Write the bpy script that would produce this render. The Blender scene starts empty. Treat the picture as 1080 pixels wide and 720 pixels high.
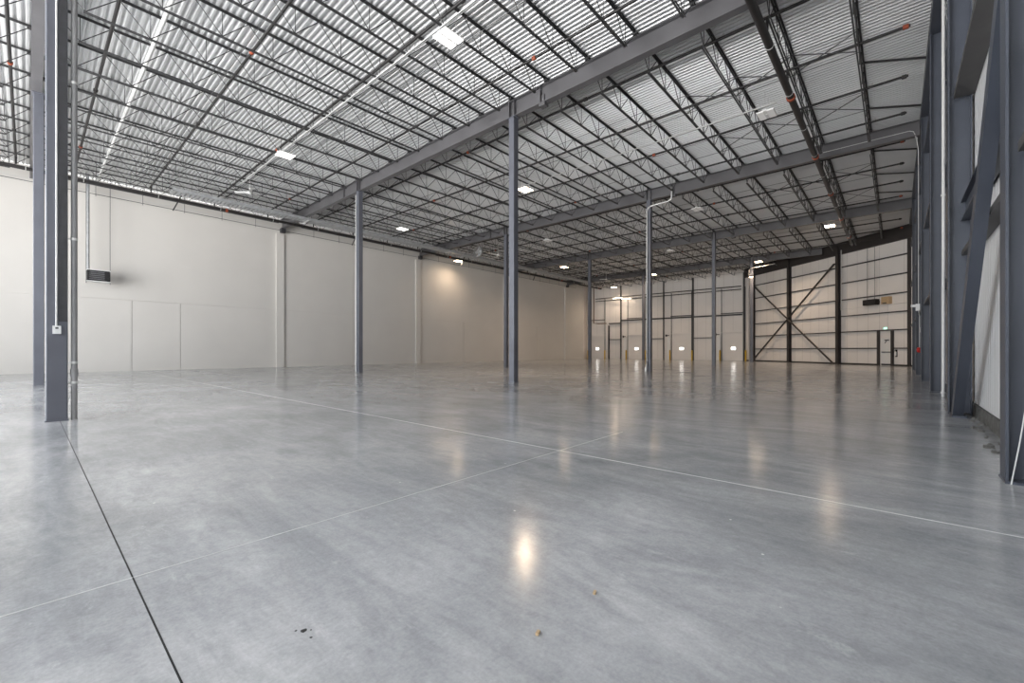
import bpy, math, random
from mathutils import Vector, Matrix
random.seed(7)
SC = bpy.context.scene
COL = SC.collection
PI = math.pi

# ------------------------------------------------------------------ materials
def mat(name, col, rough=0.5, metal=0.0, spec=0.5):
    m = bpy.data.materials.new(name); m.use_nodes = True
    b = m.node_tree.nodes['Principled BSDF']
    b.inputs['Base Color'].default_value = (*col, 1)
    b.inputs['Roughness'].default_value = rough
    b.inputs['Metallic'].default_value = metal
    b.inputs['Specular IOR Level'].default_value = spec
    return m

def noisy(name, col, amt=0.12, scale=3.0, rough=0.5, metal=0.0, spec=0.5, stretch=(1, 1, 1), bump=0.0):
    """Principled paint/metal whose colour wanders a little by object-space noise."""
    m = mat(name, col, rough, metal, spec)
    nt = m.node_tree; N = nt.nodes; L = nt.links
    b = N['Principled BSDF']
    tc = N.new('ShaderNodeTexCoord'); mp = N.new('ShaderNodeMapping')
    mp.inputs['Scale'].default_value = stretch
    L.new(tc.outputs['Object'], mp.inputs['Vector'])
    n = N.new('ShaderNodeTexNoise'); n.inputs['Scale'].default_value = scale; n.inputs['Detail'].default_value = 5
    L.new(mp.outputs['Vector'], n.inputs['Vector'])
    r = N.new('ShaderNodeValToRGB')
    r.color_ramp.elements[0].position = 0.3; r.color_ramp.elements[1].position = 0.7
    r.color_ramp.elements[0].color = (*[c * (1 - amt) for c in col], 1)
    r.color_ramp.elements[1].color = (*[min(1, c * (1 + amt)) for c in col], 1)
    L.new(n.outputs['Fac'], r.inputs['Fac']); L.new(r.outputs['Color'], b.inputs['Base Color'])
    if bump:
        bp = N.new('ShaderNodeBump'); bp.inputs['Strength'].default_value = bump; bp.inputs['Distance'].default_value = 0.01
        L.new(n.outputs['Fac'], bp.inputs['Height']); L.new(bp.outputs['Normal'], b.inputs['Normal'])
    return m

def glow(name, col, strength):
    m = bpy.data.materials.new(name); m.use_nodes = True
    b = m.node_tree.nodes['Principled BSDF']
    b.inputs['Base Color'].default_value = (0.9, 0.9, 0.9, 1)
    b.inputs['Emission Color'].default_value = (*col, 1)
    b.inputs['Emission Strength'].default_value = strength
    return m

M = {}
M['steel'] = noisy('grey_steel_paint', (0.122, 0.128, 0.152), 0.10, 1.2, 0.42, 0.0, 0.5)
M['steel_girder'] = noisy('grey_girder_primer', (0.122, 0.119, 0.125), 0.10, 1.2, 0.42)
M['steel_wall'] = noisy('dark_blue_steel_paint', (0.062, 0.070, 0.090), 0.10, 1.2, 0.42, 0.0, 0.45)
M['steel_brown'] = noisy('dark_brown_steel_primer', (0.040, 0.036, 0.036), 0.12, 1.2, 0.5)
M['joist'] = noisy('joist_grey_primer', (0.055, 0.055, 0.057), 0.15, 2.0, 0.5)
M['pipe_black'] = noisy('black_pipe', (0.022, 0.020, 0.020), 0.2, 2.0, 0.45)
M['pipe_white'] = mat('white_pipe', (0.62, 0.62, 0.61), 0.4)
M['pipe_grey'] = noisy('grey_downpipe', (0.27, 0.27, 0.27), 0.1, 3.0, 0.45)
M['coupling'] = mat('orange_coupling', (0.36, 0.075, 0.03), 0.5)
M['galv'] = noisy('galvanised_sheet', (0.46, 0.47, 0.48), 0.14, 5.0, 0.42, 0.35)
M['conduit'] = noisy('zinc_conduit', (0.62, 0.62, 0.61), 0.06, 4.0, 0.38, 0.3)
M['white'] = mat('white_enamel', (0.82, 0.82, 0.81), 0.4)
M['offwhite'] = noisy('white_panel_paint', (0.82, 0.79, 0.765), 0.03, 0.6, 0.5)
M['black'] = mat('black_enamel', (0.012, 0.012, 0.013), 0.4)
M['dark'] = noisy('dark_sheet', (0.05, 0.05, 0.055), 0.2, 6.0, 0.5)
M['yellow'] = noisy('safety_yellow', (0.62, 0.40, 0.03), 0.1, 6.0, 0.45)
M['red'] = mat('fire_red', (0.55, 0.025, 0.02), 0.4)
M['beige'] = noisy('beige_box', (0.50, 0.36, 0.21), 0.1, 8.0, 0.6)
M['concrete'] = noisy('bare_concrete', (0.12, 0.118, 0.11), 0.35, 9.0, 0.8, bump=0.4)
M['lamp_warm'] = glow('lamp_lit_warm', (1.0, 0.74, 0.48), 20.0)
M['lamp_cool'] = glow('lamp_lit_white', (1.0, 0.95, 0.89), 2.5)
M['lamp_dim'] = glow('lamp_dimmed', (1.0, 0.94, 0.88), 0.06)
M['lamp_strip'] = glow('strip_lit', (1.0, 0.82, 0.62), 9.0)
M['daypane'] = glow('daylit_pane', (1.0, 0.97, 0.92), 3.5)
M['exit'] = glow('exit_green', (0.25, 0.8, 0.55), 1.2)

def deck_material():
    m = noisy('galvanised_roof_deck', (0.71, 0.715, 0.72), 0.06, 0.5, 0.38, 0.35, 0.5, (1, 0.15, 1))
    return m
M['deck'] = deck_material()

def wall_material():
    m = noisy('off_white_wall_paint', (0.67, 0.645, 0.61), 0.025, 0.5, 0.55, bump=0.0)
    return m
M['wall'] = wall_material()

def ribbed_material():
    """light grey liner sheet with fine vertical ribs (bump along the run of the wall)"""
    m = mat('ribbed_liner_sheet', (0.80, 0.80, 0.81), 0.42, 0.1)
    nt = m.node_tree; N = nt.nodes; L = nt.links; b = N['Principled BSDF']
    tc = N.new('ShaderNodeTexCoord')
    w = N.new('ShaderNodeTexWave'); w.wave_type = 'BANDS'; w.bands_direction = 'X'; w.inputs['Scale'].default_value = 1.6
    w.wave_profile = 'SIN'
    L.new(tc.outputs['Object'], w.inputs['Vector'])
    bp = N.new('ShaderNodeBump'); bp.inputs['Strength'].default_value = 0.8; bp.inputs['Distance'].default_value = 0.03
    L.new(w.outputs['Fac'], bp.inputs['Height']); L.new(bp.outputs['Normal'], b.inputs['Normal'])
    return m
M['ribbed'] = ribbed_material()

def floor_material():
    m = bpy.data.materials.new('polished_concrete'); m.use_nodes = True
    nt = m.node_tree; N = nt.nodes; L = nt.links; b = N['Principled BSDF']
    tc = N.new('ShaderNodeTexCoord')
    def noise(scale, detail, stretch=(1, 1, 1), rough=0.55, dist=0.0, loc=(0, 0, 0)):
        mp = N.new('ShaderNodeMapping'); mp.inputs['Scale'].default_value = stretch; mp.inputs['Location'].default_value = loc
        L.new(tc.outputs['Object'], mp.inputs['Vector'])
        n = N.new('ShaderNodeTexNoise'); n.inputs['Scale'].default_value = scale; n.inputs['Detail'].default_value = detail
        n.inputs['Roughness'].default_value = rough; n.inputs['Distortion'].default_value = dist
        L.new(mp.outputs['Vector'], n.inputs['Vector'])
        return n.outputs['Fac']
    def ramp(fac, p0, c0, p1, c1):
        r = N.new('ShaderNodeValToRGB'); e = r.color_ramp.elements
        e[0].position = p0; e[0].color = (*c0, 1); e[1].position = p1; e[1].color = (*c1, 1)
        L.new(fac, r.inputs['Fac']); return r.outputs['Color']
    def mix(a, bb, fac, mode='MIX'):
        x = N.new('ShaderNodeMix'); x.data_type = 'RGBA'; x.blend_type = mode
        if isinstance(fac, float): x.inputs['Factor'].default_value = fac
        else: L.new(fac, x.inputs['Factor'])
        for i, v in (('A', a), ('B', bb)):
            s = [k for k in x.inputs if k.name == i and k.type == 'RGBA'][0]
            if isinstance(v, tuple): s.default_value = (*v, 1)
            else: L.new(v, s)
        return [k for k in x.outputs if k.type == 'RGBA'][0]
    base = ramp(noise(0.45, 8, rough=0.62, dist=0.6), 0.30, (0.345, 0.355, 0.368), 0.72, (0.525, 0.53, 0.54))
    streak = ramp(noise(1.4, 7, (1.0, 0.35, 1), 0.65, 1.2), 0.35, (0.70, 0.71, 0.725), 0.68, (1.10, 1.10, 1.09))
    c = mix(base, streak, 0.8, 'MULTIPLY')
    fine = ramp(noise(16, 4, (1, 1, 1), 0.7), 0.3, (0.86, 0.86, 0.86), 0.7, (1.10, 1.10, 1.10))
    c = mix(c, fine, 0.7, 'MULTIPLY')
    scuff = ramp(noise(5.0, 9, (1.0, 0.5, 1), 0.75, 0.4, (3, 8, 0)), 0.60, (0, 0, 0), 0.72, (1, 1, 1))
    sm = N.new('ShaderNodeMath'); sm.operation = 'MULTIPLY'; sm.inputs[1].default_value = 0.38
    L.new(scuff, sm.inputs[0])
    c = mix(c, (0.75, 0.75, 0.75), sm.outputs[0])
    brush = ramp(noise(9.0, 8, (1.0, 0.22, 1), 0.72, 0.8, (1, 2, 0)), 0.36, (0.86, 0.86, 0.865), 0.66, (1.10, 1.10, 1.10))
    c = mix(c, brush, 0.75, 'MULTIPLY')
    grit = ramp(noise(60, 3, (1, 1, 1), 0.7), 0.32, (0.88, 0.88, 0.88), 0.68, (1.08, 1.08, 1.08))
    c = mix(c, grit, 0.8, 'MULTIPLY')
    # small pale specks
    v = N.new('ShaderNodeTexVoronoi'); v.inputs['Scale'].default_value = 3.1
    L.new(tc.outputs['Object'], v.inputs['Vector'])
    sp = ramp(v.outputs['Distance'], 0.016, (1, 1, 1), 0.030, (0, 0, 0))
    c = mix(c, (0.80, 0.80, 0.78), sp)
    L.new(c, b.inputs['Base Color'])
    rr = N.new('ShaderNodeMapRange'); rr.inputs['From Min'].default_value = 0.3; rr.inputs['From Max'].default_value = 0.7
    rr.inputs['To Min'].default_value = 0.13; rr.inputs['To Max'].default_value = 0.20
    L.new(noise(0.9, 6, rough=0.6, dist=0.5, loc=(5, 1, 0)), rr.inputs['Value']); L.new(rr.outputs['Result'], b.inputs['Roughness'])
    bp = N.new('ShaderNodeBump'); bp.inputs['Strength'].default_value = 0.05; bp.inputs['Distance'].default_value = 0.01
    L.new(noise(2.2, 3), bp.inputs['Height']); L.new(bp.outputs['Normal'], b.inputs['Normal'])
    b.inputs['Specular IOR Level'].default_value = 0.5
    return m
M['floor'] = floor_material()

# ------------------------------------------------------------------ mesh helpers
class MB:
    """collects boxes, bars and tubes in building coordinates: x across the girders, y away from the right-hand wall, z up"""
    def __init__(s): s.v = []; s.f = []; s.smooth = []
    def add(s, vs, fs, smooth=False):
        o = len(s.v); s.v += [tuple(p) for p in vs]; s.f += [tuple(i + o for i in f) for f in fs]; s.smooth += [smooth] * len(fs); return s
    def box(s, x0, x1, y0, y1, z0, z1):
        x0, x1 = sorted((x0, x1)); y0, y1 = sorted((y0, y1)); z0, z1 = sorted((z0, z1))
        vs = [(x0, y0, z0), (x1, y0, z0), (x1, y1, z0), (x0, y1, z0), (x0, y0, z1), (x1, y0, z1), (x1, y1, z1), (x0, y1, z1)]
        return s.add(vs, [(0, 3, 2, 1), (4, 5, 6, 7), (0, 1, 5, 4), (1, 2, 6, 5), (2, 3, 7, 6), (3, 0, 4, 7)])
    def bar(s, p, q, w, h, up=(0, 0, 1)):
        """square bar from p to q, w across and h along up"""
        p = Vector(p); q = Vector(q); d = (q - p).normalized(); u = Vector(up)
        if abs(d.dot(u)) > 0.99: u = Vector((1, 0, 0))
        a = d.cross(u).normalized(); bb = a.cross(d).normalized()
        vs = []
        for c in (p, q):
            for sa, sb in ((-1, -1), (1, -1), (1, 1), (-1, 1)): vs.append(c + a * sa * w / 2 + bb * sb * h / 2)
        return s.add(vs, [(3, 2, 1, 0), (4, 5, 6, 7), (0, 1, 5, 4), (1, 2, 6, 5), (2, 3, 7, 6), (3, 0, 4, 7)])
    def tube(s, pts, r, n=8, caps=True):
        pts = [Vector(p) for p in pts]; rings = []
        for i, p in enumerate(pts):
            d = (pts[min(i + 1, len(pts) - 1)] - pts[max(i - 1, 0)]).normalized()
            u = Vector((0, 0, 1)) if abs(d.z) < 0.95 else Vector((1, 0, 0))
            a = d.cross(u).normalized(); bb = a.cross(d).normalized()
            rings.append([p + (a * math.cos(2 * PI * k / n) + bb * math.sin(2 * PI * k / n)) * r for k in range(n)])
        vs = [x for rg in rings for x in rg]; fs = []
        for i in range(len(pts) - 1):
            for k in range(n):
                k2 = (k + 1) % n
                fs.append((i * n + k, i * n + k2, (i + 1) * n + k2, (i + 1) * n + k))
        s.add(vs, fs, True)
        if caps:
            s.add(rings[0], [tuple(range(n - 1, -1, -1))]); s.add(rings[-1], [tuple(range(n))])
        return s
    def lathe(s, c, prof, n=20):
        """prof = (radius, z) pairs around the vertical through c"""
        vs = []; fs = []
        for r, z in prof:
            for k in range(n): vs.append((c[0] + r * math.cos(2 * PI * k / n), c[1] + r * math.sin(2 * PI * k / n), c[2] + z))
        for i in range(len(prof) - 1):
            for k in range(n):
                k2 = (k + 1) % n; fs.append((i * n + k, i * n + k2, (i + 1) * n + k2, (i + 1) * n + k))
        return s.add(vs, fs, True)
    def angle(s, p0, p1, y, z, leg, t, sy, sz):
        """steel angle along x from p0 to p1, corner at (y, z), legs towards sy and sz"""
        s.box(p0, p1, y, y + sy * leg, z, z + sz * t); s.box(p0, p1, y, y + sy * t, z + sz * t, z + sz * leg); return s
    def build(s, name, m, parent=None, xf=None):
        me = bpy.data.meshes.new(name)
        o = bpy.data.objects.new(name, me); COL.objects.link(o)
        org = Vector((0, 0, 0))
        vs = s.v
        if xf is not None: vs = [tuple(xf @ Vector(p)) for p in vs]
        root = parent
        while root is not None:
            org += Vector(root.location); root = root.parent
        if parent is None and vs:
            lo = [min(p[i] for p in vs) for i in range(3)]; hi = [max(p[i] for p in vs) for i in range(3)]
            org = Vector(((lo[0] + hi[0]) / 2, (lo[1] + hi[1]) / 2, lo[2])); o.location = org
        vs = [(p[0] - org.x, p[1] - org.y, p[2] - org.z) for p in vs]
        me.from_pydata(vs, [], s.f)
        me.polygons.foreach_set('use_smooth', s.smooth)
        me.materials.append(m); me.update()
        if parent is not None: o.parent = parent
        return o

def empty(name, loc):
    o = bpy.data.objects.new(name, None); COL.objects.link(o); o.location = loc; o.empty_display_size = 0.2; return o
def tag(o, label, cat, group=None, kind='thing'):
    o['label'] = label; o['category'] = cat; o['kind'] = kind
    if group: o['group'] = group
    return o
def struct(o, label=None):
    o['kind'] = 'structure'
    if label: o['label'] = label
    return o
def clone(root, loc, label=None):
    r = root.copy(); COL.objects.link(r); r.location = loc
    if label: r['label'] = label
    for ch in list(root.children):
        c = ch.copy(); COL.objects.link(c); c.parent = r
        for g in ch.children:
            d = g.copy(); COL.objects.link(d); d.parent = c
    return r
ORD = ['first', 'second', 'third', 'fourth', 'fifth', 'sixth', 'seventh', 'eighth', 'ninth', 'tenth', 'eleventh', 'twelfth', 'thirteenth',
       'fourteenth', 'fifteenth', 'sixteenth', 'seventeenth', 'eighteenth', 'nineteenth', 'twentieth', 'twenty-first', 'twenty-second', 'twenty-third', 'twenty-fourth']

# ------------------------------------------------------------------ the building's measures (metres)
GU = [0.2, 11.77, 23.34, 34.91, 46.48]      # girder lines
RV = [10.4, 21.35]                          # the two rows of free columns
VL = 32.0                                   # face of the long white wall
VR = -1.05                                  # face of the right-hand liner sheets
UF = 53.5                                   # face of the dock-door wall
UB = -9.0                                  # rear wall, behind the camera
S1 = Vector((42.3, -0.8, 0)); S2 = Vector((53.5, 12.6, 0))   # the diagonal wall
ZG0, ZG1 = 9.6, 10.2                        # girder bottom and top
ZD = 10.30                                  # underside of the roof deck
ZB = 9.56                                   # joist bottom chord
EYE = 1.15
def skew_u(v): return S1.x + (v - S1.y) / (S2.y - S1.y) * (S2.x - S1.x)

# ------------------------------------------------------------------ camera
cam = bpy.data.cameras.new('camera'); co = bpy.data.objects.new('camera', cam); COL.objects.link(co)
cam.sensor_width = 36; cam.lens = 455 / 1080 * 36; cam.shift_y = 9.5 / 1080; cam.clip_end = 300; cam.clip_start = 0.05
co.location = (0, 0, EYE); co.rotation_euler = (PI / 2, 0, -math.radians(48.33))
SC.camera = co

# ------------------------------------------------------------------ floor
mb = MB().box(UB - 0.3, 58, VR - 0.4, 33.6, -0.3, 0)
struct(mb.build('floor', M['floor']), 'polished grey concrete floor')
# floor joints: a dark open one along the column line, two pale filled ones
def joint(x0, x1, y0, y1): return MB().box(x0, x1, y0, y1, -0.02, 0.0012)
M['joint_dark'] = mat('open_joint', (0.012, 0.012, 0.013), 0.8)
M['joint_pale'] = noisy('filled_joint', (0.58, 0.58, 0.585), 0.10, 4.0, 0.35)
M['joint_faint'] = noisy('fine_saw_cut', (0.50, 0.505, 0.51), 0.16, 3.0, 0.45)
struct(joint(0.352, 0.3585, -0.9, 10.2).build('trim_1', M['joint_dark']), 'dark open floor joint running to the nearest column')
struct(joint(4.062, 4.078, -0.9, 31.5).build('trim_2', M['joint_pale']), 'pale filled floor joint crossing the near floor')
struct(joint(-2, 5.6, 2.882, 2.894).build('trim_3', M['joint_faint']), 'pale filled floor joint running away from the camera')
struct(joint(15.77, 15.785, -0.5, 31.5).build('trim_4', M['joint_faint']), 'faint saw cut across the middle of the floor')

# ------------------------------------------------------------------ ceiling: fluted steel roof deck, flutes along y
def deck():
    mb = MB(); P = 0.1524; d = 0.05
    prof = [(0, 0), (0.048, 0), (0.074, d), (0.1264, d), (0.1524, 0)]
    x = UB; xs = []
    while x < 56.0:
        for a, z in prof[:-1]: xs.append((x + a, ZD + z))
        x += P
    y0, y1 = VR - 0.1, 33.4
    n = len(xs); vs = [(a, y0, z) for a, z in xs] + [(a, y1, z) for a, z in xs]
    mb.add(vs, [(i + n, i + 1 + n, i + 1, i) for i in range(n - 1)])
    # the roofing on top closes it
    mb.box(UB, 56, y0, y1, ZD + 0.09, ZD + 0.23)
    return mb
struct(deck().build('ceiling', M['deck']), 'fluted galvanised steel roof deck')

# ------------------------------------------------------------------ the long white wall
mb = MB().box(UB, 50.6, VL + 0.055, VL + 0.3, 0, ZD)
edges = [UB, 0.2, 3.9, 6.09, 11.65, 17.5, 23.2, 28.75, 34.8, 40.4, 46.4, 50.6]
for a, b in zip(edges, edges[1:]): mb.box(a + 0.014, b - 0.014, VL, VL + 0.056, 0.0, 3.935)     # lower lining boards with open joints
mb.box(UB, 50.6, VL + 0.008, VL + 0.056, 3.965, ZD - 0.01)
struct(mb.build('wall_left', M['wall']), 'long off-white wall with lined lower part')
mb = MB().box(50.6, 50.8, VL + 0.02, 33.4, 0, ZD); mb.box(50.8, UF + 0.3, 33.2, 33.4, 0, ZD)
struct(mb.build('wall_recess', M['offwhite']), 'short return wall at the far left corner')
for i, u in enumerate([11.67, 23.24, 34.81, 46.4]):
    mb = MB().box(u - 0.25, u + 0.25, VL - 0.12, VL + 0.02, 0, 9.25)
    mb.box(u + 0.27, u + 0.285, VL - 0.045, VL, 0, 9.3)
    struct(mb.build('trim_%d' % (i + 5), M['wall']), 'white boxed pilaster on the long wall')
struct(MB().box(UB, 50.6, VL - 0.012, VL, 0, 0.05).build('baseboard_left', M['wall']))

# ------------------------------------------------------------------ right-hand wall: liner sheets, curb
mb = MB()
mb.box(UB, S1.x + 0.4, VR - 0.12, VR, 0.22, ZD)
struct(mb.build('wall_right', M['ribbed']), 'right-hand wall of light grey ribbed liner sheets')
mb = MB().box(UB, S1.x + 0.4, VR - 0.12, VR + 0.03, 0, 0.22)
struct(mb.build('baseboard_right', M['concrete']), 'rough concrete curb under the right-hand wall')

# ------------------------------------------------------------------ dock-door wall and diagonal wall shells
DOORS = [13.85, 19.7, 25.6, 31.5]
DW, DH = 2.35, 3.2
mb = MB(); cur = 11.5
for d in DOORS:
    mb.box(UF, UF + 0.2, cur, d - DW / 2, 0, ZD); mb.box(UF, UF + 0.2, d - DW / 2, d + DW / 2, DH, ZD); cur = d + DW / 2
mb.box(UF, UF + 0.2, cur, 33.4, 0, ZD)
struct(mb.build('wall_far', M['offwhite']), 'far wall with the dock doors')
SD = (S2 - S1).normalized(); SN = Vector((-SD.y, SD.x, 0))       # SN points into the hall
SL = (S2 - S1).length
XS = Matrix.Translation(S1) @ Matrix(((SD.x, SN.x, 0, 0), (SD.y, SN.y, 0, 0), (0, 0, 1, 0), (0, 0, 0, 1)))   # local x along the diagonal wall, y into the hall
D0, D1 = 1.33, 2.20
mb = MB(); mb.box(-0.6, D0, -0.2, 0, 0, ZD); mb.box(D1, SL + 0.3, -0.2, 0, 0, ZD); mb.box(D0, D1, -0.2, 0, 2.1, ZD)
struct(mb.build('wall_diagonal', M['offwhite'], xf=XS), 'diagonal far wall of pale insulated panels')
# fine vertical seams of the insulated panels
mb = MB()
k = 0.45
while k < SL:
    if not (D0 - .05 < k < D1 + .05): mb.box(k - 0.006, k + 0.006, 0, 0.004, 0.05, ZD)
    k += 0.915
struct(mb.build('trim_9', noisy('seam_sealant', (0.42, 0.40, 0.39), 0.05), xf=XS))
struct(MB().box(-0.6, D0 - .08, 0, 0.03, 0, 0.12).box(D1 + .08, SL, 0, 0.03, 0, 0.12).build('baseboard_diagonal', M['steel_brown'], xf=XS))
mb = MB(); k = 12.9
while k < 33:
    if not any(abs(k - d) < DW / 2 + .05 for d in DOORS): mb.box(UF - 0.004, UF, k - 0.008, k + 0.008, 0.1, ZD)
    else: mb.box(UF - 0.004, UF, k - 0.008, k + 0.008, DH + .2, ZD)
    k += 0.98
struct(mb.build('trim_10', bpy.data.materials['seam_sealant']))

# rear facade, unseen behind the camera: glazing added and laid out for the daylight
OPEN = [(0.6, 6.6), (7.5, 12.0), (12.6, 17.4), (18.0, 22.8), (23.4, 25.6)]
LOW = {0.6: 4.0}                            # first bay, added to light the right-hand deck, is glazed only high up
OZ0, OZ = 0.15, 8.6
mb = MB(); cur = VR - 0.1
for a, b in OPEN:
    mb.box(UB - 0.25, UB, cur, a, 0, ZD); mb.box(UB - 0.25, UB, a, b, OZ, ZD); mb.box(UB - 0.25, UB, a, b, 0, LOW.get(a, OZ0)); cur = b
mb.box(UB - 0.25, UB, cur, VL + 0.3, 0, ZD)
struct(mb.build('wall_rear', M['offwhite']), 'unseen rear wall with tall glazing added for daylight')
def glass_material():
    m = bpy.data.materials.new('clear_glazing'); m.use_nodes = True
    nt = m.node_tree; N = nt.nodes; L = nt.links; N.clear()
    out = N.new('ShaderNodeOutputMaterial'); mx = N.new('ShaderNodeMixShader'); tr = N.new('ShaderNodeBsdfTransparent'); gl = N.new('ShaderNodeBsdfGlossy')
    gl.inputs['Roughness'].default_value = 0.02; mx.inputs['Fac'].default_value = 0.06
    L.new(tr.outputs[0], mx.inputs[1]); L.new(gl.outputs[0], mx.inputs[2]); L.new(mx.outputs[0], out.inputs['Surface'])
    return m
M['glass'] = glass_material()
wn = 0
for a, b in OPEN:
    wn += 1
    z0 = LOW.get(a, OZ0)
    w_ = struct(empty('window_%d' % wn, (UB, (a + b) / 2, z0)), 'unseen glazed bay added in the rear wall for daylight')
    mb = MB()
    for k in range(3): c = a + .04 + (b - a - .08) * k / 2; mb.box(UB - .18, UB - .08, c - .04, c + .04, z0, OZ)
    for z in (z0 + .04, 2.9, 5.8, OZ - .04):
        if z > z0: mb.box(UB - .18, UB - .08, a, b, z - .04, z + .04)
    mb.build('window_frame', M['steel_wall'], w_); MB().box(UB - .14, UB - .13, a, b, z0, OZ).build('pane', M['glass'], w_)

# ------------------------------------------------------------------ free-standing columns
CW = 0.25
def column(u, v, label):
    t = tag(empty('steel_column', (u, v, 0)), label, 'column', 'free-standing steel columns')
    h = CW / 2; r = 0.018
    mb = MB()                                     # square hollow section with rounded corners
    ring = []
    for cx, cy, a0 in ((h - r, h - r, 0), (-h + r, h - r, 90), (-h + r, -h + r, 180), (h - r, -h + r, 270)):
        for q in range(4):
            a = math.radians(a0 + q * 30); ring.append((u + cx + r * math.cos(a), v + cy + r * math.sin(a)))
    n = len(ring)
    mb.add([(x, y, 0.02) for x, y in ring] + [(x, y, ZG0 - 0.02) for x, y in ring], [(i, (i + 1) % n, (i + 1) % n + n, i + n) for i in range(n)])
    mb.build('shaft', M['steel'], t)
    MB().box(u - h - .01, u + h + .01, v - h - .01, v + h + .01, 0.0, 0.022).build('base_plate', M['steel'], t)
    MB().box(u - h - .03, u + h + .03, v - h - .08, v + h + .08, ZG0 - 0.022, ZG0).build('cap_plate', M['steel'], t)
    return t
cA = column(GU[1], RV[0], 'tall steel column in the middle of the hall, nearest the centre')
cB = column(GU[2], RV[0], 'steel column with a white downpipe, under the second girder, right of centre')
cC = column(GU[3], RV[0], 'steel column under the third girder in front of the last dock door')
cD = column(GU[1], RV[1], 'steel column standing before the long white wall under the nearest girder')
cF = column(GU[2], RV[1], 'steel column half hidden behind the left edge of the central column')
cE = column(GU[3], RV[1], 'thin far column beside the far left corner of the hall')
cG = column(GU[0] + 0.12, RV[0] - 0.1, 'large nearest column at the left with a switch box on it')
cH = column(GU[0] + 0.05, 21.15, 'column behind the large left column, at the left edge')
cI = column(GU[4], RV[0], 'far column beside the corner of the diagonal wall')
cJ = column(GU[4], 21.4, 'far brown-black column half hidden behind the column with the downpipe')

# ------------------------------------------------------------------ girders
def girder(u, v0, v1, label, stiff):
    t = tag(empty('roof_girder', (u, v0, ZG0)), label, 'girder', 'roof girders')
    W = 0.25
    MB().box(u - .008, u + .008, v0, v1, ZG0 + .02, ZG1 - .02).build('web', M['steel_girder'], t)
    MB().box(u - W / 2, u + W / 2, v0, v1, ZG0, ZG0 + .022).build('bottom_flange', M['steel_girder'], t)
    MB().box(u - W / 2, u + W / 2, v0, v1, ZG1 - .022, ZG1).build('top_flange', M['steel_girder'], t)
    for c in stiff:
        MB().box(u - W / 2 + .01, u + W / 2 - .01, c - .008, c + .008, ZG0 + .02, ZG1 - .02).build('stiffener', M['steel_girder'], t)
    return t
def stf(offs=()): return [x for c in RV for x in (c - .12, c + .12)] + list(offs)
V1 = VL - 0.15
g0 = girder(GU[0], -0.7, V1, 'girder over the two columns at the left edge', stf())
g1 = girder(GU[1], -0.7, V1, 'nearest big girder crossing the ceiling over the central column', stf([9.1, 22.9]))
g2 = girder(GU[2], -0.7, V1, 'second girder, resting on the column with the white downpipe', stf([9.1, 22.9]))
g3 = girder(GU[3], -0.7, V1, 'third girder, in front of the dock doors', stf([9.1, 22.9]))
g4 = girder(GU[4], 4.85, V1, 'fourth and farthest girder, close to the dock-door wall', stf())
for g, u in ((g1, GU[1]), (g2, GU[2]), (g3, GU[3]), (g4, GU[4])):      # splice plates beside the columns and the seat at the white wall
    for c in ((9.1,) if g is not g4 else ()):
        MB().box(u - .05, u - .02, c - .14, c + .14, ZG0 + .06, ZG0 + .3).build('splice_plate', M['steel_girder'], g)
        MB().box(u - .11, u + .11, c - .2, c + .05, ZG0 - .1, ZG0).build('hanger_seat', M['steel_girder'], g)
    MB().box(u - .14, u + .14, VL - .40, VL - .13, ZG0 - .30, ZG0).build('wall_bracket', M['dark'], g)

# ------------------------------------------------------------------ open-web joists
def joist_meshes(L):
    top = MB(); bot = MB(); web = MB()
    zt = ZD - 0.004; lg = 0.044; t = 0.008
    for sgn in (-1, 1):
        y = sgn * 0.012
        top.box(0.02, L - .02, y, y + sgn * lg, zt - t, zt); top.box(0.02, L - .02, y, y + sgn * t, zt - lg, zt - t)
    for a, b in ((0.02, 0.2), (L - 0.2, L - 0.02)): top.box(a, b, -.05, .05, ZG1 + .001, zt - t)
    e = 0.72; lg = 0.036
    for sgn in (-1, 1):
        y = sgn * 0.012
        bot.box(e, L - e, y, y + sgn * lg, ZB, ZB + t); bot.box(e, L - e, y, y + sgn * t, ZB + t, ZB + lg)
    n = max(1, round((L - 2 * e) / 1.22)); p = (L - 2 * e) / n
    zb = ZB + .03; zz = zt - .03; r = 0.0125
    web.tube([(0.12, 0, zz), (e + .03, 0, zb)], r, 5, False); web.tube([(L - .12, 0, zz), (L - e - .03, 0, zb)], r, 5, False)
    web.tube([(e + .03, 0, zb), (e + .03, 0, zz)], r * .8, 5, False); web.tube([(L - e - .03, 0, zb), (L - e - .03, 0, zz)], r * .8, 5, False)
    for k in range(n):
        a = e + .03 + k * p; m_ = a + p / 2; b = a + p
        b = min(b, L - e - .03)
        web.tube([(a, 0, zb), (m_, 0, zz)], r, 5, False); web.tube([(m_, 0, zz), (b, 0, zb)], r, 5, False)
        if 0 < k: web.tube([(a, 0, zb), (a, 0, zz)], r * .8, 5, False)
    return top, bot, web
JCACHE = {}
def joist(u0, u1, v, label):
    L = round(u1 - u0, 2)
    t = tag(empty('bar_joist', (u0, v, 0)), label, 'joist', 'open-web roof joists')
    if L not in JCACHE:
        JCACHE[L] = [(nm, mbx) for nm, mbx in zip(('top_chord', 'bottom_chord', 'web'), joist_meshes(L))]
        JCACHE[L] = []
        for nm, mbx in zip(('top_chord', 'bottom_chord', 'web'), joist_meshes(L)):
            me = bpy.data.meshes.new(nm); me.from_pydata(mbx.v, [], mbx.f); me.polygons.foreach_set('use_smooth', mbx.smooth)
            me.materials.append(M['joist']); me.update(); JCACHE[L].append((nm, me))
    for nm, me in JCACHE[L]:
        o = bpy.data.objects.new(nm, me); COL.objects.link(o); o.parent = t
    return t
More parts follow.
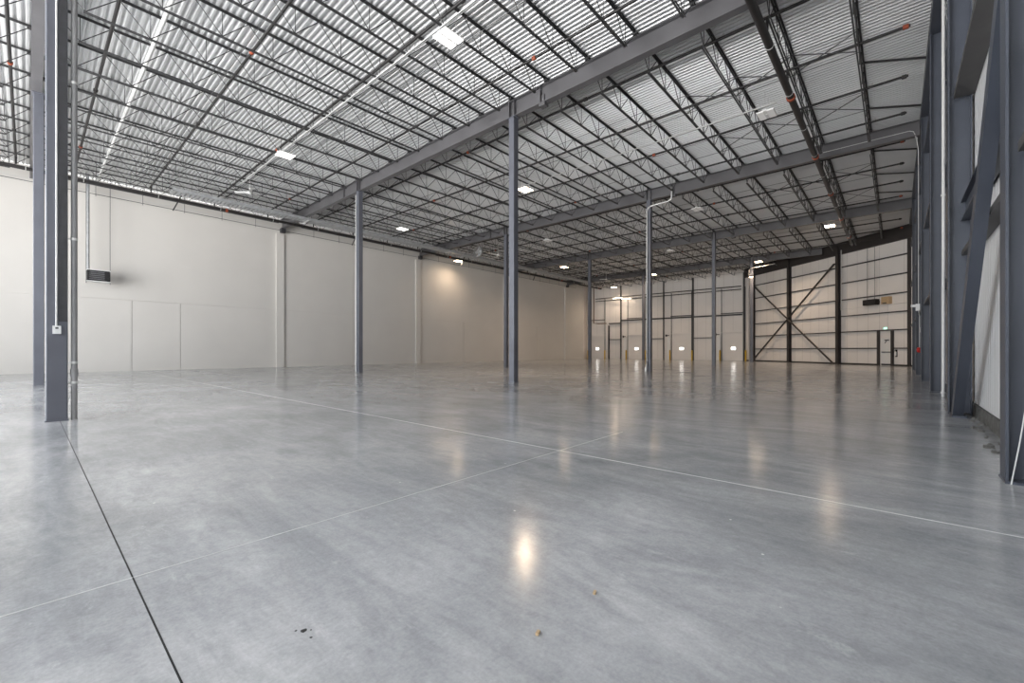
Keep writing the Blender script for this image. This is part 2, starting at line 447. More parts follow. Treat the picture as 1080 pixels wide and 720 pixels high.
JV = [RV[0] - 1.6 * k for k in range(6, 0, -1)] + [RV[0] + (RV[1] - RV[0]) / 7 * k for k in range(0, 7)] + [RV[1] + 1.521 * k for k in range(0, 7)]
BAYS = ['before the nearest girder', 'between nearest and second girders', 'between second and third girders', 'between third and fourth girders', 'beyond the fourth girder']
for j, v in enumerate([q for q in JV if q > 10]):
    joist(UB + .05, GU[0] - .01, v, 'open-web joist behind the left-edge columns, %s from the white wall' % ORD[13 - j])
for b in range(5):
    n = 0
    for j, v in enumerate(JV):
        u0 = GU[b] + 0.01; u1 = (GU[b + 1] - 0.01) if b < 4 else UF - 0.05
        u1 = min(u1, skew_u(v) - 0.15)
        if u1 - u0 < 2.5: continue
        n += 1
        joist(u0, u1, v, 'open-web joist %s, %s from the right wall' % (BAYS[b], ORD[n - 1]))

# edge beam that carries the deck along the diagonal wall, and along the right wall
o = MB().box(-0.3, SL, 0.02, 0.2, 9.25, ZG1 + .05).build('edge_beam', M['steel_brown'], xf=XS)
tag(o, 'dark edge beam along the top of the diagonal wall', 'beam')
mb = MB().box(-0.5, S1.x - 1.2, -0.92, -0.70, 9.95, ZD - .01)
tag(mb.build('edge_beam', M['steel_wall']), 'dark edge beam under the deck along the right-hand wall', 'beam')

# bridging: thin rods tying the joists together, two rows in every bay; X pieces near the right wall
for b in range(5):
    u0 = GU[b]; u1 = GU[b + 1] if b < 4 else UF
    for q, fr in enumerate((0.33, 0.67)):
        u = u0 + (u1 - u0) * fr
        va = 0.75 if b < 3 else (2.3 if b == 3 else 12.5)
        if b == 3: va = max(0.8, S1.y + (u + .6 - S1.x) / (S2.x - S1.x) * (S2.y - S1.y))
        if b == 4: va = S1.y + (u + .6 - S1.x) / (S2.x - S1.x) * (S2.y - S1.y)
        t = tag(empty('bridging_line', (u, va, ZB)), 'thin bridging rods across the joists %s, %s row from camera' % (BAYS[b], ORD[q]), 'bridging', 'joist bridging lines')
        MB().tube([(u, va, ZB - .008), (u, JV[-1], ZB - .008)], .010, 5).build('bottom_rod', M['joist'], t)
        MB().tube([(u, va, ZD - .08), (u, JV[-1], ZD - .08)], .010, 5).build('top_rod', M['joist'], t)
        if b < 3:
            for j in range(0, 3):
                a, c = JV[j] + .03, JV[j + 1] - .03
                MB().tube([(u + .02, a, ZB + .04), (u + .02, c, ZD - .1)], .016, 5).tube([(u + .05, a, ZD - .1), (u + .05, c, ZB + .04)], .016, 5).build('cross_brace', M['joist'], t)
# loose diagonals in plan between the last joists (seen crossing the deck)
for b in range(3):
    for q, fr in enumerate((0.2, 0.5, 0.8)):
        u = GU[b] + 11.57 * fr
        mb = MB().bar((u, 0.78, ZD - .06), (u + 1.0, -0.72, ZD - .06), .05, .05)
        tag(mb.build('edge_brace', M['joist']), 'angle brace at the right roof edge, %s of three %s' % (ORD[q], BAYS[b]), 'brace', 'roof edge braces')

# ------------------------------------------------------------------ sprinkler pipes
MAIN_R, MAIN_L = 2.57, 30.0
ZP = 10.02
BRU = [-0.35] + [g + 1.35 + 2.893 * k for g in GU for k in range(4)]
cnt = {}
for i, u in enumerate(BRU):
    b = max(0, (i - 1) // 4)
    if u > 52.5: continue
    va = -0.3
    if u > 41: va = S1.y + (u - S1.x) / (S2.x - S1.x) * (S2.y - S1.y) + 0.7
    t = tag(empty('sprinkler_branch_pipe', (u, va, ZP)), 'black sprinkler branch pipe %s, %s of its bay' % (BAYS[b], ORD[(i - 1) % 4]) if i else 'black sprinkler branch pipe at the far left edge, left of the two columns', 'pipe', 'sprinkler branch pipes')
    MB().tube([(u, va, ZP), (u, MAIN_L + .3, ZP)], .042, 8).build('pipe', M['pipe_black'], t)
    for j, c in enumerate((va + .1, 8.2, 14.3, 20.4, 26.5)):
        if c < va: continue
        MB().tube([(u, c - .06, ZP), (u, c + .06, ZP)], .062, 10).build('coupling', M['coupling'] if (i + 2 * j) % 3 == 0 else M['pipe_black'], t)
    for c, zc in ((MAIN_R, 9.56), (MAIN_L, 9.66)):
        if c < va: continue
        MB().tube([(u, c, ZP), (u, c, zc)], .036, 8).build('riser_nipple', M['pipe_black'], t)
    c = va + .9
    while c < 29:                                            # upright heads
        MB().tube([(u, c, ZP + .04), (u, c, ZP + .1)], .014, 6).lathe((u, c, ZP + .1), [(0, 0), (.028, .005), (.028, .012), (0, .014)], 8).build('sprinkler_head', M['conduit'], t)
        c += 3.05
def main_pipe(v, z, r, u0, u1, label, cap_every):
    t = tag(empty('sprinkler_main_pipe', (u0, v, z)), label, 'pipe', 'sprinkler mains')
    MB().tube([(u0, v, z), (u1, v, z)], r, 14).build('pipe', M['pipe_black'], t)
    for i, u in enumerate(BRU):
        if u0 < u < u1:
            if i % cap_every == 0: MB().tube([(u + .55, v, z), (u + .67, v, z)], r * 1.28, 14).build('coupling', M['coupling'], t)
            MB().tube([(u + .3, v, z + r), (u + .3, v, ZD - .06)], .010, 5).tube([(u + .285, v, z), (u + .315, v, z)], r * 1.08, 14).build('hanger', M['conduit'], t)
    return t
main_pipe(MAIN_R, 9.43, 0.10, UB + .3, 43.0, 'thick black sprinkler main running away below the joists at the right', 2)
main_pipe(MAIN_L, 9.55, 0.085, -4, 52, 'black sprinkler main running along the top of the white wall', 3)
for i, u in enumerate((5.6, 16.2, 26.9, 37.6)):
    mb = MB().bar((u + .25, MAIN_L, 10.05), (u - .2, MAIN_L + .12, 8.95), .07, .05)
    tag(mb.build('sway_brace', M['pipe_black']), 'short black brace stuck across the wall-side sprinkler main, %s from the left' % ORD[i], 'brace', 'sway braces on the main')

# white roof-drain pipe, conduits
def line_thing(name, pts, r, m, label, cat, group=None, clips=()):
    t = tag(empty(name, pts[0]), label, cat, group)
    MB().tube(pts, r, 10).build('tube', m, t)
    for p, axis in clips:
        d = Vector(axis) * .02; p = Vector(p)
        MB().tube([p - d, p + d], r * 1.5, 10).build('clip', m, t)
    return t
line_thing('drain_pipe', [(2.43, 4.0, 9.98), (2.43, 30.8, 9.98)], .055, M['pipe_white'], 'long white pipe running under the deck at the upper left', 'pipe', clips=[((2.43, v, 9.98), (0, 1, 0)) for v in (8, 14, 20, 26)])
def lamp_conduit(u, v0, v1, label):
    t = tag(empty('lighting_conduit', (u, v0, 9.5)), label, 'conduit', 'lighting conduits under the joists')
    MB().tube([(u, v0, 9.5), (u, v1, 9.5)], .017, 8).tube([(u + .06, v0, 9.51), (u + .06, v1, 9.51)], .012, 8).build('tube', M['conduit'], t)
    v = v0 + .5
    while v < v1:
        MB().box(u - .03, u + .09, v - .02, v + .02, 9.525, 9.56).build('clip', M['conduit'], t); v += 3.2
lamp_conduit(7.1, 3.0, 24.5, 'pair of bright conduits under the joists leading to the nearest lamps')
lamp_conduit(16.75, 3.0, 15.0, 'conduit under the joists behind the nearest girder')

# grey thin rods below the wall-side main
t = tag(empty('wall_conduit', (-4, 31.5, 9.45)), 'thin conduit run hung below the sprinkler main along the white wall', 'conduit')
MB().tube([(-4, 31.5, 9.38), (48, 31.5, 9.38)], .016, 6).build('tube', M['joist'], t)
MB().tube([(-4, 31.62, 9.55), (48, 31.62, 9.55)], .012, 6).build('tube', M['conduit'], t)
u = -3.3
while u < 48:
    MB().tube([(u, 31.5, 9.28), (u, 31.5, 10.2)], .011, 5).build('hanger', M['joist'], t); u += 1.9
# galvanised cable tray
t = tag(empty('cable_tray', (4.95, 28.0, 9.45)), 'galvanised cable tray hanging below the joists before the white wall', 'cable tray')
mb = MB().box(4.95, 45.5, 27.68, 27.70, 9.36, 9.52).box(4.95, 45.5, 28.28, 28.30, 9.36, 9.52); mb.build('side_rail', M['galv'], t)
mb = MB(); u = 5.0
while u < 45.4: mb.box(u, u + .12, 27.70, 28.28, 9.36, 9.38); u += .20
mb.build('rungs', M['galv'], t)
for g in GU[1:4]:
    for dv in (27.66, 28.32): MB().tube([(g, dv, 9.36), (g, dv, ZG0 + .0)], .010, 6).build('hanger', M['conduit'], t)
    MB().box(g - .02, g + .02, 27.6, 28.38, 9.31, 9.358).build('trapeze', M['conduit'], t)

# ------------------------------------------------------------------ high-bay lamps
def lamp(u, v, kind, label, z=9.42, power=115):
    t = tag(empty('high_bay_lamp', (u, v, z)), label, 'lamp', 'high-bay lamps')
    mb = MB().box(u - .32, u + .32, v - .27, v + .27, z + .03, z + .055).box(u - .32, u + .32, v - .06, v + .06, z + .055, z + .11)
    mb.build('housing', M['white'], t)
    mk = M[{'w': 'lamp_warm', 'c': 'lamp_cool', 'd': 'lamp_dim'}[kind]]
    for s in (-1, 1): MB().box(u - .30, u + .30, v + s * .05, v + s * .255, z + .012, z + .03).build('diffuser', mk, t)
    MB().box(u - .04, u + .04, v - .04, v + .04, z + .016, z + .03).build('sensor', M['white'], t)
    if kind == 'w':                                  # the lamp's own beam: its lenses throw the light downwards
        l = bpy.data.lights.new('lamp_beam', 'AREA'); l.shape = 'RECTANGLE'; l.size = .58; l.size_y = .48
        l.energy = power; l.color = (1.0, .76, .55); l.spread = math.radians(150)
        o = bpy.data.objects.new('lamp_beam', l); COL.objects.link(o); o.parent = t; o.location = (0, 0, .008)
    for s in (-1, 1): MB().tube([(u + s * .25, v, z + .1), (u + s * .25, v, ZB + .6)], .006, 5).build('hanger', M['conduit'], t)
    return t
lamp(7.45, 8.9, 'c', 'large white lamp panel nearest the camera, at the top of the picture')
lamp(7.3, 19.4, 'c', 'white lamp panel in line with the nearest lamp, toward the white wall')
lamp(17.3, 3.4, 'd', 'unlit lamp panel under the bright deck near the thick main pipe')
lamp(17.1, 14.3, 'w', 'glowing warm lamp right beside the central column')
lamp(17.05, 25.2, 'c', 'white lamp panel left of centre, behind the nearest girder')
lamp(26.2, 8.7, 'd', 'unlit lamp panel under the joists behind the second girder, right side')
lamp(26.1, 19.6, 'd', 'unlit lamp panel behind the second girder, just right of the central column')
lamp(26.6, 30.35, 'w', 'glowing lamp close against the top of the white wall', power=38)
lamp(35.6, 3.3, 'w', 'glowing lamp under the third girder beside the thick main pipe')
lamp(35.6, 14.0, 'd', 'unlit lamp panel behind the third girder, right of the downpipe column')
lamp(35.6, 24.7, 'w', 'glowing lamp under the third girder left of the thin far column')
lamp(45.4, 19.8, 'w', 'glowing lamp just right of the downpipe column')
lamp(45.5, 9.6, 'w', 'glowing lamp near the corner of the diagonal wall')
lamp(51.3, 27.7, 'w', 'glowing lamp above the dock doors near the far left corner', power=60)
lamp(51.5, 19.5, 'd', 'unlit lamp panel above the second dock door from the right')
t = tag(empty('flood_lamp', (GU[4] - .25, RV[0] + .02, 8.2)), 'small glowing flood lamp on the column at the diagonal wall corner', 'lamp')
MB().box(GU[4] - .33, GU[4] - .13, RV[0] - .14, RV[0] + .14, 8.22, 8.40).build('housing', M['dark'], t)
MB().box(GU[4] - .32, GU[4] - .15, RV[0] - .13, RV[0] + .13, 8.20, 8.22).build('lens', M['lamp_warm'], t)
# linear strips over the dock doors
for i, (v, z) in enumerate(((27.9, 8.15), (26.6, 7.95))):
    t = tag(empty('strip_lamp', (52.6, v, z)), ('bright strip lamp low over the dock doors', 'second strip lamp low over the dock doors, slightly right and lower')[i], 'lamp', 'strip lamps at the dock doors')
    MB().box(52.5, 52.7, v - .65, v + .65, z + .03, z + .12).build('housing', M['white'], t)
    MB().box(52.53, 52.67, v - .62, v + .62, z, z + .03).build('diffuser', M['lamp_strip'], t)
    for s in (-.5, .5): MB().tube([(52.6, v + s, z + .12), (52.6, v + s, ZD - .02)], .008, 5).build('hanger', M['conduit'], t)

# ------------------------------------------------------------------ ceiling fans
def fan(u, v, z, rot, label):
    t = tag(empty('ceiling_fan', (u, v, z)), label, 'fan', 'white ceiling fans')
    MB().lathe((u, v, z), [(0, -.07), (.08, -.06), (.11, -.01), (.10, .05), (.04, .09), (0, .09)], 16).build('motor', M['white'], t)
    MB().tube([(u, v, z + .08), (u, v, ZD - .02)], .016, 8).build('downrod', M['white'], t)
    for k in range(3):
        a = rot + k * 2 * PI / 3; d = Vector((math.cos(a), math.sin(a), 0)); n = Vector((-d.y, d.x, 0))
        vs = []
        for rr, w, dz in ((.10, .04, 0), (.25, .075, .0), (.70, .065, -.01)):
            for sg in (-1, 1):
                for h in (0, .012): vs.append(Vector((u, v, z)) + d * rr + n * sg * w + Vector((0, 0, h + dz + sg * .02)))
        fs = []
        for q in (0, 4): fs += [(q, q + 4, q + 6, q + 2), (q + 1, q + 3, q + 7, q + 5), (q, q + 1, q + 5, q + 4), (q + 2, q + 6, q + 7, q + 3)]
        fs += [(0, 2, 3, 1), (8, 9, 11, 10)]
        MB().add(vs, fs).build('blade', M['white'], t)
fan(7.5, 24.5, 9.15, 0.35, 'white three-blade ceiling fan at the end of the bright conduits')
fan(26.0, 24.7, 9.1, 0.9, 'white ceiling fan seen just left of the central column')
fan(43.0, 24.2, 9.1, 0.2, 'white ceiling fan far off, right of the thin far column')
fan(36.5, 18.0, 9.2, 1.3, 'white ceiling fan far off, left of the downpipe column')
# round air circulator near the wall
u, v, z = 24.6, 25.6, 9.25
t = tag(empty('air_circulator', (u, v, z)), 'round galvanised air circulator hanging near the white wall', 'fan')
R = Matrix.Translation((u, v, z)) @ Matrix.Rotation(PI / 2, 4, 'Y')
MB().lathe((0, 0, 0), [(.40, -.14), (.43, -.14), (.43, .14), (.40, .14), (.40, -.14)], 24).build('drum', M['galv'], t, xf=R)
mb = MB()
for rr in (.1, .2, .3, .4): mb.tube([(rr * math.cos(2 * PI * k / 20), rr * math.sin(2 * PI * k / 20), -.15) for k in range(21)], .006, 4, False)
for k in range(8): mb.tube([(0, 0, -.15), (.42 * math.cos(k * PI / 4), .42 * math.sin(k * PI / 4), -.15)], .006, 4, False)
mb.build('guard', M['conduit'], t, xf=R)
mb = MB().lathe((0, 0, 0), [(0, -.05), (.07, -.05), (.07, .08), (0, .08)], 12)
for k in range(4):
    a = k * PI / 2; mb.bar((.06 * math.cos(a), .06 * math.sin(a), 0), (.36 * math.cos(a), .36 * math.sin(a), .02), .13, .012)
mb.build('impeller', M['galv'], t, xf=R)
for s in (-.3, .3): MB().tube([(u, v + s, z + .3), (u, v + s, ZD - .02)], .010, 5).build('hanger', M['conduit'], t)

# ------------------------------------------------------------------ unit heaters
def heater(u, v, z, label):
    t = tag(empty('unit_heater', (u, v, z)), label, 'heater')
    w, h, d = .42, .27, .30
    mb = MB().box(u - w, u + w, v - d + .03, v + d, z - h, z + h); mb.build('casing', M['dark'], t)
    mb = MB().box(u - w, u + w, v - d, v - d + .03, z + h - .05, z + h).box(u - w, u + w, v - d, v - d + .03, z - h, z - h + .05).box(u - w, u - w + .05, v - d, v - d + .03, z - h, z + h).box(u + w - .20, u + w, v - d, v - d + .03, z - h, z + h)
    mb.build('front_frame', M['black'], t)
    mb = MB()
    for k in range(5):
        zz = z - h + .09 + k * .09; mb.bar((u - w + .05, v - d + .02, zz), (u + w - .2, v - d + .02, zz), .05, .012)
    mb.build('louvre', M['pipe_grey'], t)
    MB().box(u - w - .03, u + w + .03, v - d - .01, v + d, z + h, z + h + .03).box(u - w - .03, u + w + .03, v - d - .01, v + d, z - h - .03, z - h).build('rim', M['white'], t)
    for s in (-1, 1):
        MB().tube([(u + s * (w + .03), v - .1, z - h - .12), (u + s * (w + .03), v - .1, ZD - .05)], .012 if s > 0 else .014, 6).build('hanger_rod', M['dark'], t)
    MB().tube([(u - w + .05, v + .1, z + h), (u - w + .05, v + .1, ZD - .05)], .06, 12).build('flue', M['galv'], t)
    return t
heater(2.45, 31.0, 5.0, 'black louvred unit heater hung on rods before the white wall')

# ------------------------------------------------------------------ things on the nearest left column
u0 = GU[0] + 0.12; vf = RV[0] - 0.1 - CW / 2
t = tag(empty('switch_conduit', (u0, vf - .02, 1.4)), 'thin white conduit and small white switch box on the large left column', 'switch')
MB().tube([(u0 - .005, vf - .016, 1.55), (u0 - .005, vf - .016, ZG0 - .03)], .014, 8).build('conduit', M['pipe_white'], t)
MB().box(u0 - .05, u0 + .045, vf - .06, vf - .001, 1.42, 1.55).build('box', M['white'], t)
MB().box(u0 - .02, u0 + .015, vf - .066, vf - .06, 1.50, 1.525).build('indicator', M['dark'], t)
o = MB().box(u0 + .018, u0 + .118, vf - .012, vf - .001, 1.62, ZG0 - .03).build('dark_strip', M['dark'])  # thin dark strip over the upper right half of this column face
tag(o, 'flat dark strip beside the conduit on the large left column', 'channel')
t = tag(empty('downpipe', (u0 + .20, vf + .06, 0)), 'grey steel downpipe with clamps standing beside the large left column', 'pipe')
px, py = u0 + CW / 2 + .075, vf + .06
MB().tube([(px, py, 0), (px, py, 9.95)], .04, 14).build('pipe', M['pipe_grey'], t)
for z in (.62, .95, 3.0, 5.6, 8.2): MB().tube([(px, py, z - .02), (px, py, z + .02)], .047, 14).bar((u0 + CW / 2, py, z), (px, py, z), .03, .02).build('clamp', M['conduit'], t)
MB().tube([(px, py, .72), (px, py, .84)], .049, 14).build('cleanout', M['pipe_grey'], t)
# downpipe on the column under the second girder
bx, by = GU[2] - CW / 2 - .05, RV[0] + .05
pts = [(bx - .18, by, .0), (bx - .18, by, .20), (bx - .14, by, .30), (bx - .02, by, .44), (bx, by, .55), (bx, by, 8.95), (bx, by - .06, 9.14), (bx, by - .25, 9.22), (bx, by - 1.2, 9.26), (bx, by - 1.36, 9.34), (bx, by - 1.4, 9.5), (bx, by - 1.4, 10.0)]
t = tag(empty('downpipe', (bx, by, 0)), 'white downpipe with elbows on the column under the second girder', 'pipe')
MB().tube(pts, .045, 12).build('pipe', M['conduit'], t)
for z in (.6, 2.5, 5.0, 7.5): MB().tube([(bx, by, z - .02), (bx, by, z + .02)], .056, 12).build('clamp', M['conduit'], t)
# small elbow on column before the white wall
t = tag(empty('floor_elbow', (GU[1] - .2, RV[1] + .05, 0)), 'short white pipe stub at the foot of the column before the white wall', 'pipe')
MB().tube([(GU[1] - CW / 2 - .05, RV[1] + .05, 0), (GU[1] - CW / 2 - .05, RV[1] + .05, .5), (GU[1] - CW / 2 - .05, RV[1] + .05, 9.4)], .03, 10).build('pipe', M['conduit'], t)

# ------------------------------------------------------------------ right-hand wall: columns, girts, strut, braces
RWC = [5.78, 11.3, 16.8, 22.5, 28.3, 34.4]
def hcol(u, label, x0=-.71):
    t = tag(empty('wall_column', (u, -.88, 0)), label, 'column', 'right-hand wall columns')
    MB().box(u - .13, u + .13, x0 - .02, x0, 0, ZD - .02).build('inner_flange', M['steel_wall'], t)
    MB().box(u - .13, u + .13, VR + .035, VR + .055, 0, ZD - .02).build('outer_flange', M['steel_wall'], t)
    MB().box(u - .007, u + .007, VR + .055, x0 - .02, 0, ZD - .02).build('web', M['steel_wall'], t)
    MB().box(u - .16, u + .16, VR + .04, x0 + .005, 0, .02).build('base_plate', M['steel_wall'], t)
    return t
CL = ['nearest right-hand wall column, cut by the right edge of the picture', 'second right-hand wall column, at the foot of the big diagonal brace', 'third right-hand wall column, beside the white vertical pipe',
      'fourth right-hand wall column, under the second girder', 'fifth right-hand wall column counted from the camera', 'sixth right-hand wall column, under the third girder']
for u, l in zip(RWC, CL): hcol(u, l)
GZ = [2.85, 5.7, 8.55]
M['girt'] = noisy('girt_primer', (.085, .082, .080), .1)
RW2 = [0.3] + RWC + [S1.x - .2]
BN = ['beside the camera at the right edge', 'between the first and second wall columns', 'between the second and third wall columns', 'between the third and fourth wall columns', 'between the fourth and fifth wall columns', 'between the fifth and sixth wall columns', 'between the sixth wall column and the diagonal wall']
for i, (a, b) in enumerate(zip(RW2, RW2[1:])):
    for z, nm in zip(GZ, ('lowest', 'middle', 'topmost')):
        mb = MB(); yi = -.93 if i == 2 else -.88 if (i == 1 and nm == 'lowest') else -.78
        mb.box(a + .14, b - .14, VR + .005, yi, z, z + .008)                         # flat channel: web down, lips up
        mb.box(a + .14, b - .14, yi - .008, yi, z + .008, z + .085).box(a + .14, b - .14, VR + .005, VR + .013, z + .008, z + .085)
        tag(mb.build('wall_girt', M['steel_wall'] if i > 1 else M['girt']), '%s steel girt on the right wall %s' % (nm, BN[i]), 'girt', 'right-hand wall girts')
for a, b, l in ((RWC[0], RWC[1], 'horizontal strut beam meeting the big diagonal brace on the right wall'), (0.3, RWC[0], 'horizontal strut beam on the right wall nearest the camera')):
    t = tag(empty('strut_beam', ((a + b) / 2, -.88, 3.5)), l, 'beam', 'right-hand wall struts')
    MB().box(a + .01, b - .01, -1.02, -.88, 3.50, 3.515).build('bottom_flange', M['steel_wall'], t)
    MB().box(a + .01, b - .01, -1.02, -.88, 3.835, 3.85).build('top_flange', M['steel_wall'], t)
    MB().box(a + .01, b - .01, -.956, -.944, 3.515, 3.835).build('web', M['steel_wall'], t)
t = tag(empty('diagonal_brace', (RWC[1] - .2, -.84, 0)), 'big square diagonal brace leaning from the second to the nearest wall column', 'brace')
p = Vector((RWC[1] - .45, -.80, .02)); q = Vector((RWC[0] + .16, -.80, 5.0))
MB().bar(p, q, .13, .22, up=(1, 0, 0)).build('tube', M['steel_wall'], t)
MB().box(RWC[1] - .72, RWC[1] - .15, -.90, -.72, 0, .03).build('foot_plate', M['steel_wall'], t)
MB().box(RWC[0] + .14, RWC[0] + .6, -.81, -.79, 4.45, 5.4).build('gusset', M['steel_wall'], t)
# white vertical pipe, wall-mounted wiring
line_thing('standpipe', [(15.15, -.875, 0.0), (15.15, -.875, 2.6), (15.1, -.875, 2.9), (15.1, -.875, 9.9)], .030, M['pipe_white'], 'white vertical pipe on the right wall between second and third wall columns', 'pipe', clips=[((15.15, -.875, .1), (0, 0, 1)), ((15.1, -.875, 5), (0, 0, 1))])
gx = GU[2] - .045
pts = [(gx, 2.4, 9.86), (gx, -.40, 9.86), (gx, -.52, 9.80), (gx, -.56, 9.68), (gx, -.62, 9.4), (gx, -.66, 9.0), (gx, -.66, 3.0)]
line_thing('girder_conduit', pts, .013, M['pipe_white'], 'white conduit along the second girder turning down the right-hand wall', 'conduit')
t = tag(empty('wiring_box', (gx, -.66, 2.75)), 'small white wiring box with a bent tail at the fourth right-hand wall column', 'electrical box')
MB().box(gx - .07, gx + .07, -.70, -.58, 2.72, 2.98).build('box', M['white'], t)
MB().box(gx - .03, gx + .03, -.58, -.44, 2.86, 2.96).build('strobe', M['white'], t)
MB().tube([(gx, -.66, 2.72), (gx - .05, -.69, 2.5), (gx - .06, -.69, 1.25)], .010, 6).build('tail', M['pipe_white'], t)
t = tag(empty('fire_bell', (gx - .06, -.66, 1.15)), 'red round fire bell at the end of the white tail on the fourth wall column', 'fire bell')
Rb = Matrix.Translation((gx - .06, -.69, 1.17)) @ Matrix.Rotation(-PI / 2, 4, 'X')
MB().lathe((0, 0, 0), [(.10, 0), (.11, .02), (.10, .05), (.06, .08), (0, .09)], 20).build('gong', M['red'], t, xf=Rb)
MB().box(gx - .12, gx, -.709, -.69, 1.07, 1.27).build('mount', M['red'], t)
t = tag(empty('fire_sign', (gx, -.69, 1.85)), 'small red and white fire equipment sign on the fourth wall column', 'sign')
MB().box(gx - .12, gx + .12, -.705, -.69, 1.86, 2.06).build('board', M['white'], t)
MB().box(gx - .12, gx - .06, -.69, -.688, 1.86, 2.06).box(gx - .06, gx + .12, -.69, -.688, 1.86, 1.90).box(gx + .06, gx + .12, -.69, -.688, 1.90, 2.06).build('red_marking', M['red'], t)
# cable with a white connector and a white rod by the nearest column
t = tag(empty('hanging_cable', (8.6, VR + .03, 3.7)), 'dark cable with a white connector against the right wall sheets', 'cable')
MB().tube([(9.9, VR + .03, 3.9), (9.2, VR + .04, 4.2), (8.7, VR + .04, 4.55), (8.1, VR + .03, 5.2), (7.7, VR + .02, 5.68)], .014, 6).build('cable', M['black'], t)
MB().tube([(8.85, VR + .045, 4.40), (8.65, VR + .045, 4.60)], .035, 8).build('connector', M['white'], t)
t = line_thing('ground_rod', [(RWC[0] - .16, -.74, .0), (RWC[0] - .2, -.78, .35), (RWC[0] - .34, -.84, 1.1), (RWC[0] - .4, -.9, 1.6)], .005, M['pipe_white'], 'thin white wire slanting up from the foot of the nearest wall column', 'wire')
# rubble along the curb
for i in range(22):
    u = random.uniform(7.2, 11.2); v = random.uniform(-1.0, -.86 + .1 * random.random()); s = random.uniform(.02, .06)
    mb = MB(); n = 7
    ringz = []
    vs = [(u, v, s * .8)]
    for k in range(n):
        a = 2 * PI * k / n; rr = s * random.uniform(.7, 1.3); vs.append((u + rr * math.cos(a), v + rr * math.sin(a), 0.0))
    for k in range(n):
        a = 2 * PI * k / n + .2; rr = s * random.uniform(.5, .9); vs.append((u + rr * math.cos(a), v + rr * math.sin(a), s * random.uniform(.4, .7)))
    fs = []
    for k in range(n):
        k2 = (k + 1) % n; fs += [(1 + k, 1 + k2, 1 + n + k2, 1 + n + k), (1 + n + k, 1 + n + k2, 0)]
    mb.add(vs, fs)
    tag(mb.build('concrete_crumb', M['concrete']), 'loose concrete crumb at the foot of the right wall by the diagonal brace', 'rubble', 'concrete crumbs along the curb')

# ------------------------------------------------------------------ diagonal wall: columns, girts, X brace, door, fittings
SCOL = [(5.67, 'dark column right of the X brace'), (11.0, 'dark column behind the X brace crossing'), (16.0, 'dark corner column left of the X brace')]
for s, l in SCOL:
    t = tag(empty('wall_column', tuple(XS @ Vector((s, .2, 0)))), l + ' on the diagonal wall', 'column', 'diagonal wall columns')
    MB().box(s - .12, s + .12, .33, .35, 0, 9.95).build('inner_flange', M['steel_brown'], t, xf=XS)
    MB().box(s - .12, s + .12, .02, .04, 0, 9.95).build('outer_flange', M['steel_brown'], t, xf=XS)
    MB().box(s - .008, s + .008, .04, .33, 0, 9.95).build('web', M['steel_brown'], t, xf=XS)
    MB().box(s - .15, s + .15, .01, .37, 0, .02).build('base_plate', M['steel_brown'], t, xf=XS)
t = tag(empty('corner_post', tuple(XS @ Vector((0.05, .1, 0)))), 'dark corner post where the diagonal wall meets the right-hand wall', 'column')
MB().box(-.05, .12, .02, .16, 0, 9.25).build('post', M['steel_brown'], t, xf=XS)
MB().box(-.08, .15, .0, .19, 0, .02).build('base_plate', M['steel_brown'], t, xf=XS)
sg = [0.12, 5.55, 10.88, 15.88]
gz = [1.32, 2.69, 4.02, 5.39, 6.79, 8.17]
for i in range(3):
    for k, z in enumerate(gz):
        a, b = sg[i] + (.24 if i else 0.0), sg[i + 1]
        mb = MB()
        segs = [(a, b)]
        if i == 0 and k == 0: segs = [(a, D0 - .14), (D1 + .14, b)]
        for x0, x1 in segs: mb.box(x0, x1, .01, .16, z - .04, z + .04)
        tag(mb.build('wall_girt', M['steel_brown'], xf=XS), 'dark girt on the diagonal wall, %s from the floor, %s' % (ORD[k], ('right bay with the exit door', 'right half of the X brace', 'left half of the X brace')[i]), 'girt', 'diagonal wall girts')
for l, p, q, y in (('rising to the right', (15.8, .05), (5.85, 8.5), .42), ('rising to the left', (5.85, .05), (15.8, 8.3), .50)):
    mb = MB().bar((p[0], y, p[1]), (q[0], y, q[1]), .06, .17, up=(0, 1, 0)).bar((p[0], y, p[1]), (p[0], y - .08, p[1]), .2, .1).bar((q[0], y, q[1]), (q[0], y - .08, q[1]), .2, .1)
    tag(mb.build('cross_brace', M['steel_brown'], xf=XS), 'long diagonal of the X brace on the diagonal wall, ' + l, 'brace', 'X brace diagonals')
# personnel door with jamb posts
for s, l in ((D0 - .09, 'right'), (D1 + .09, 'left')):
    o = MB().box(s - .07, s + .07, .01, .16, 0, 2.64).build('door_post', M['steel_brown'], xf=XS)
    tag(o, 'dark steel post on the %s side of the exit door' % l, 'post', 'exit door posts')
t = struct(empty('door_1', tuple(XS @ Vector(((D0 + D1) / 2, 0, 0)))), 'white exit door in the diagonal wall')
MB().box(D0 + .03, D1 - .03, -.08, -.03, -.02, 2.07).build('leaf', M['white'], t, xf=XS)
MB().box(D0, D0 + .03, -.1, .01, 0, 2.1).box(D1 - .03, D1, -.1, .01, 0, 2.1).box(D0, D1, -.1, .01, 2.06, 2.1).build('frame', M['offwhite'], t, xf=XS)
MB().box(D0 + .1, D1 - .1, -.03, .03, 1.0, 1.06).build('panic_bar', M['dark'], t, xf=XS)
MB().box(D0 + .25, D0 + .55, -.03, .03, 1.9, 1.97).bar((D0 + .4, .02, 1.9), (D0 + .5, .05, 1.7), .04, .03).build('door_closer', M['black'], t, xf=XS)
MB().box(D0 + .04, D1 - .04, -.03, -.015, .02, .14).build('kick_plate', M['dark'], t, xf=XS)
t = tag(empty('exit_sign', tuple(XS @ Vector(((D0 + D1) / 2, .05, 2.45)))), 'small lit exit sign above the white exit door', 'sign')
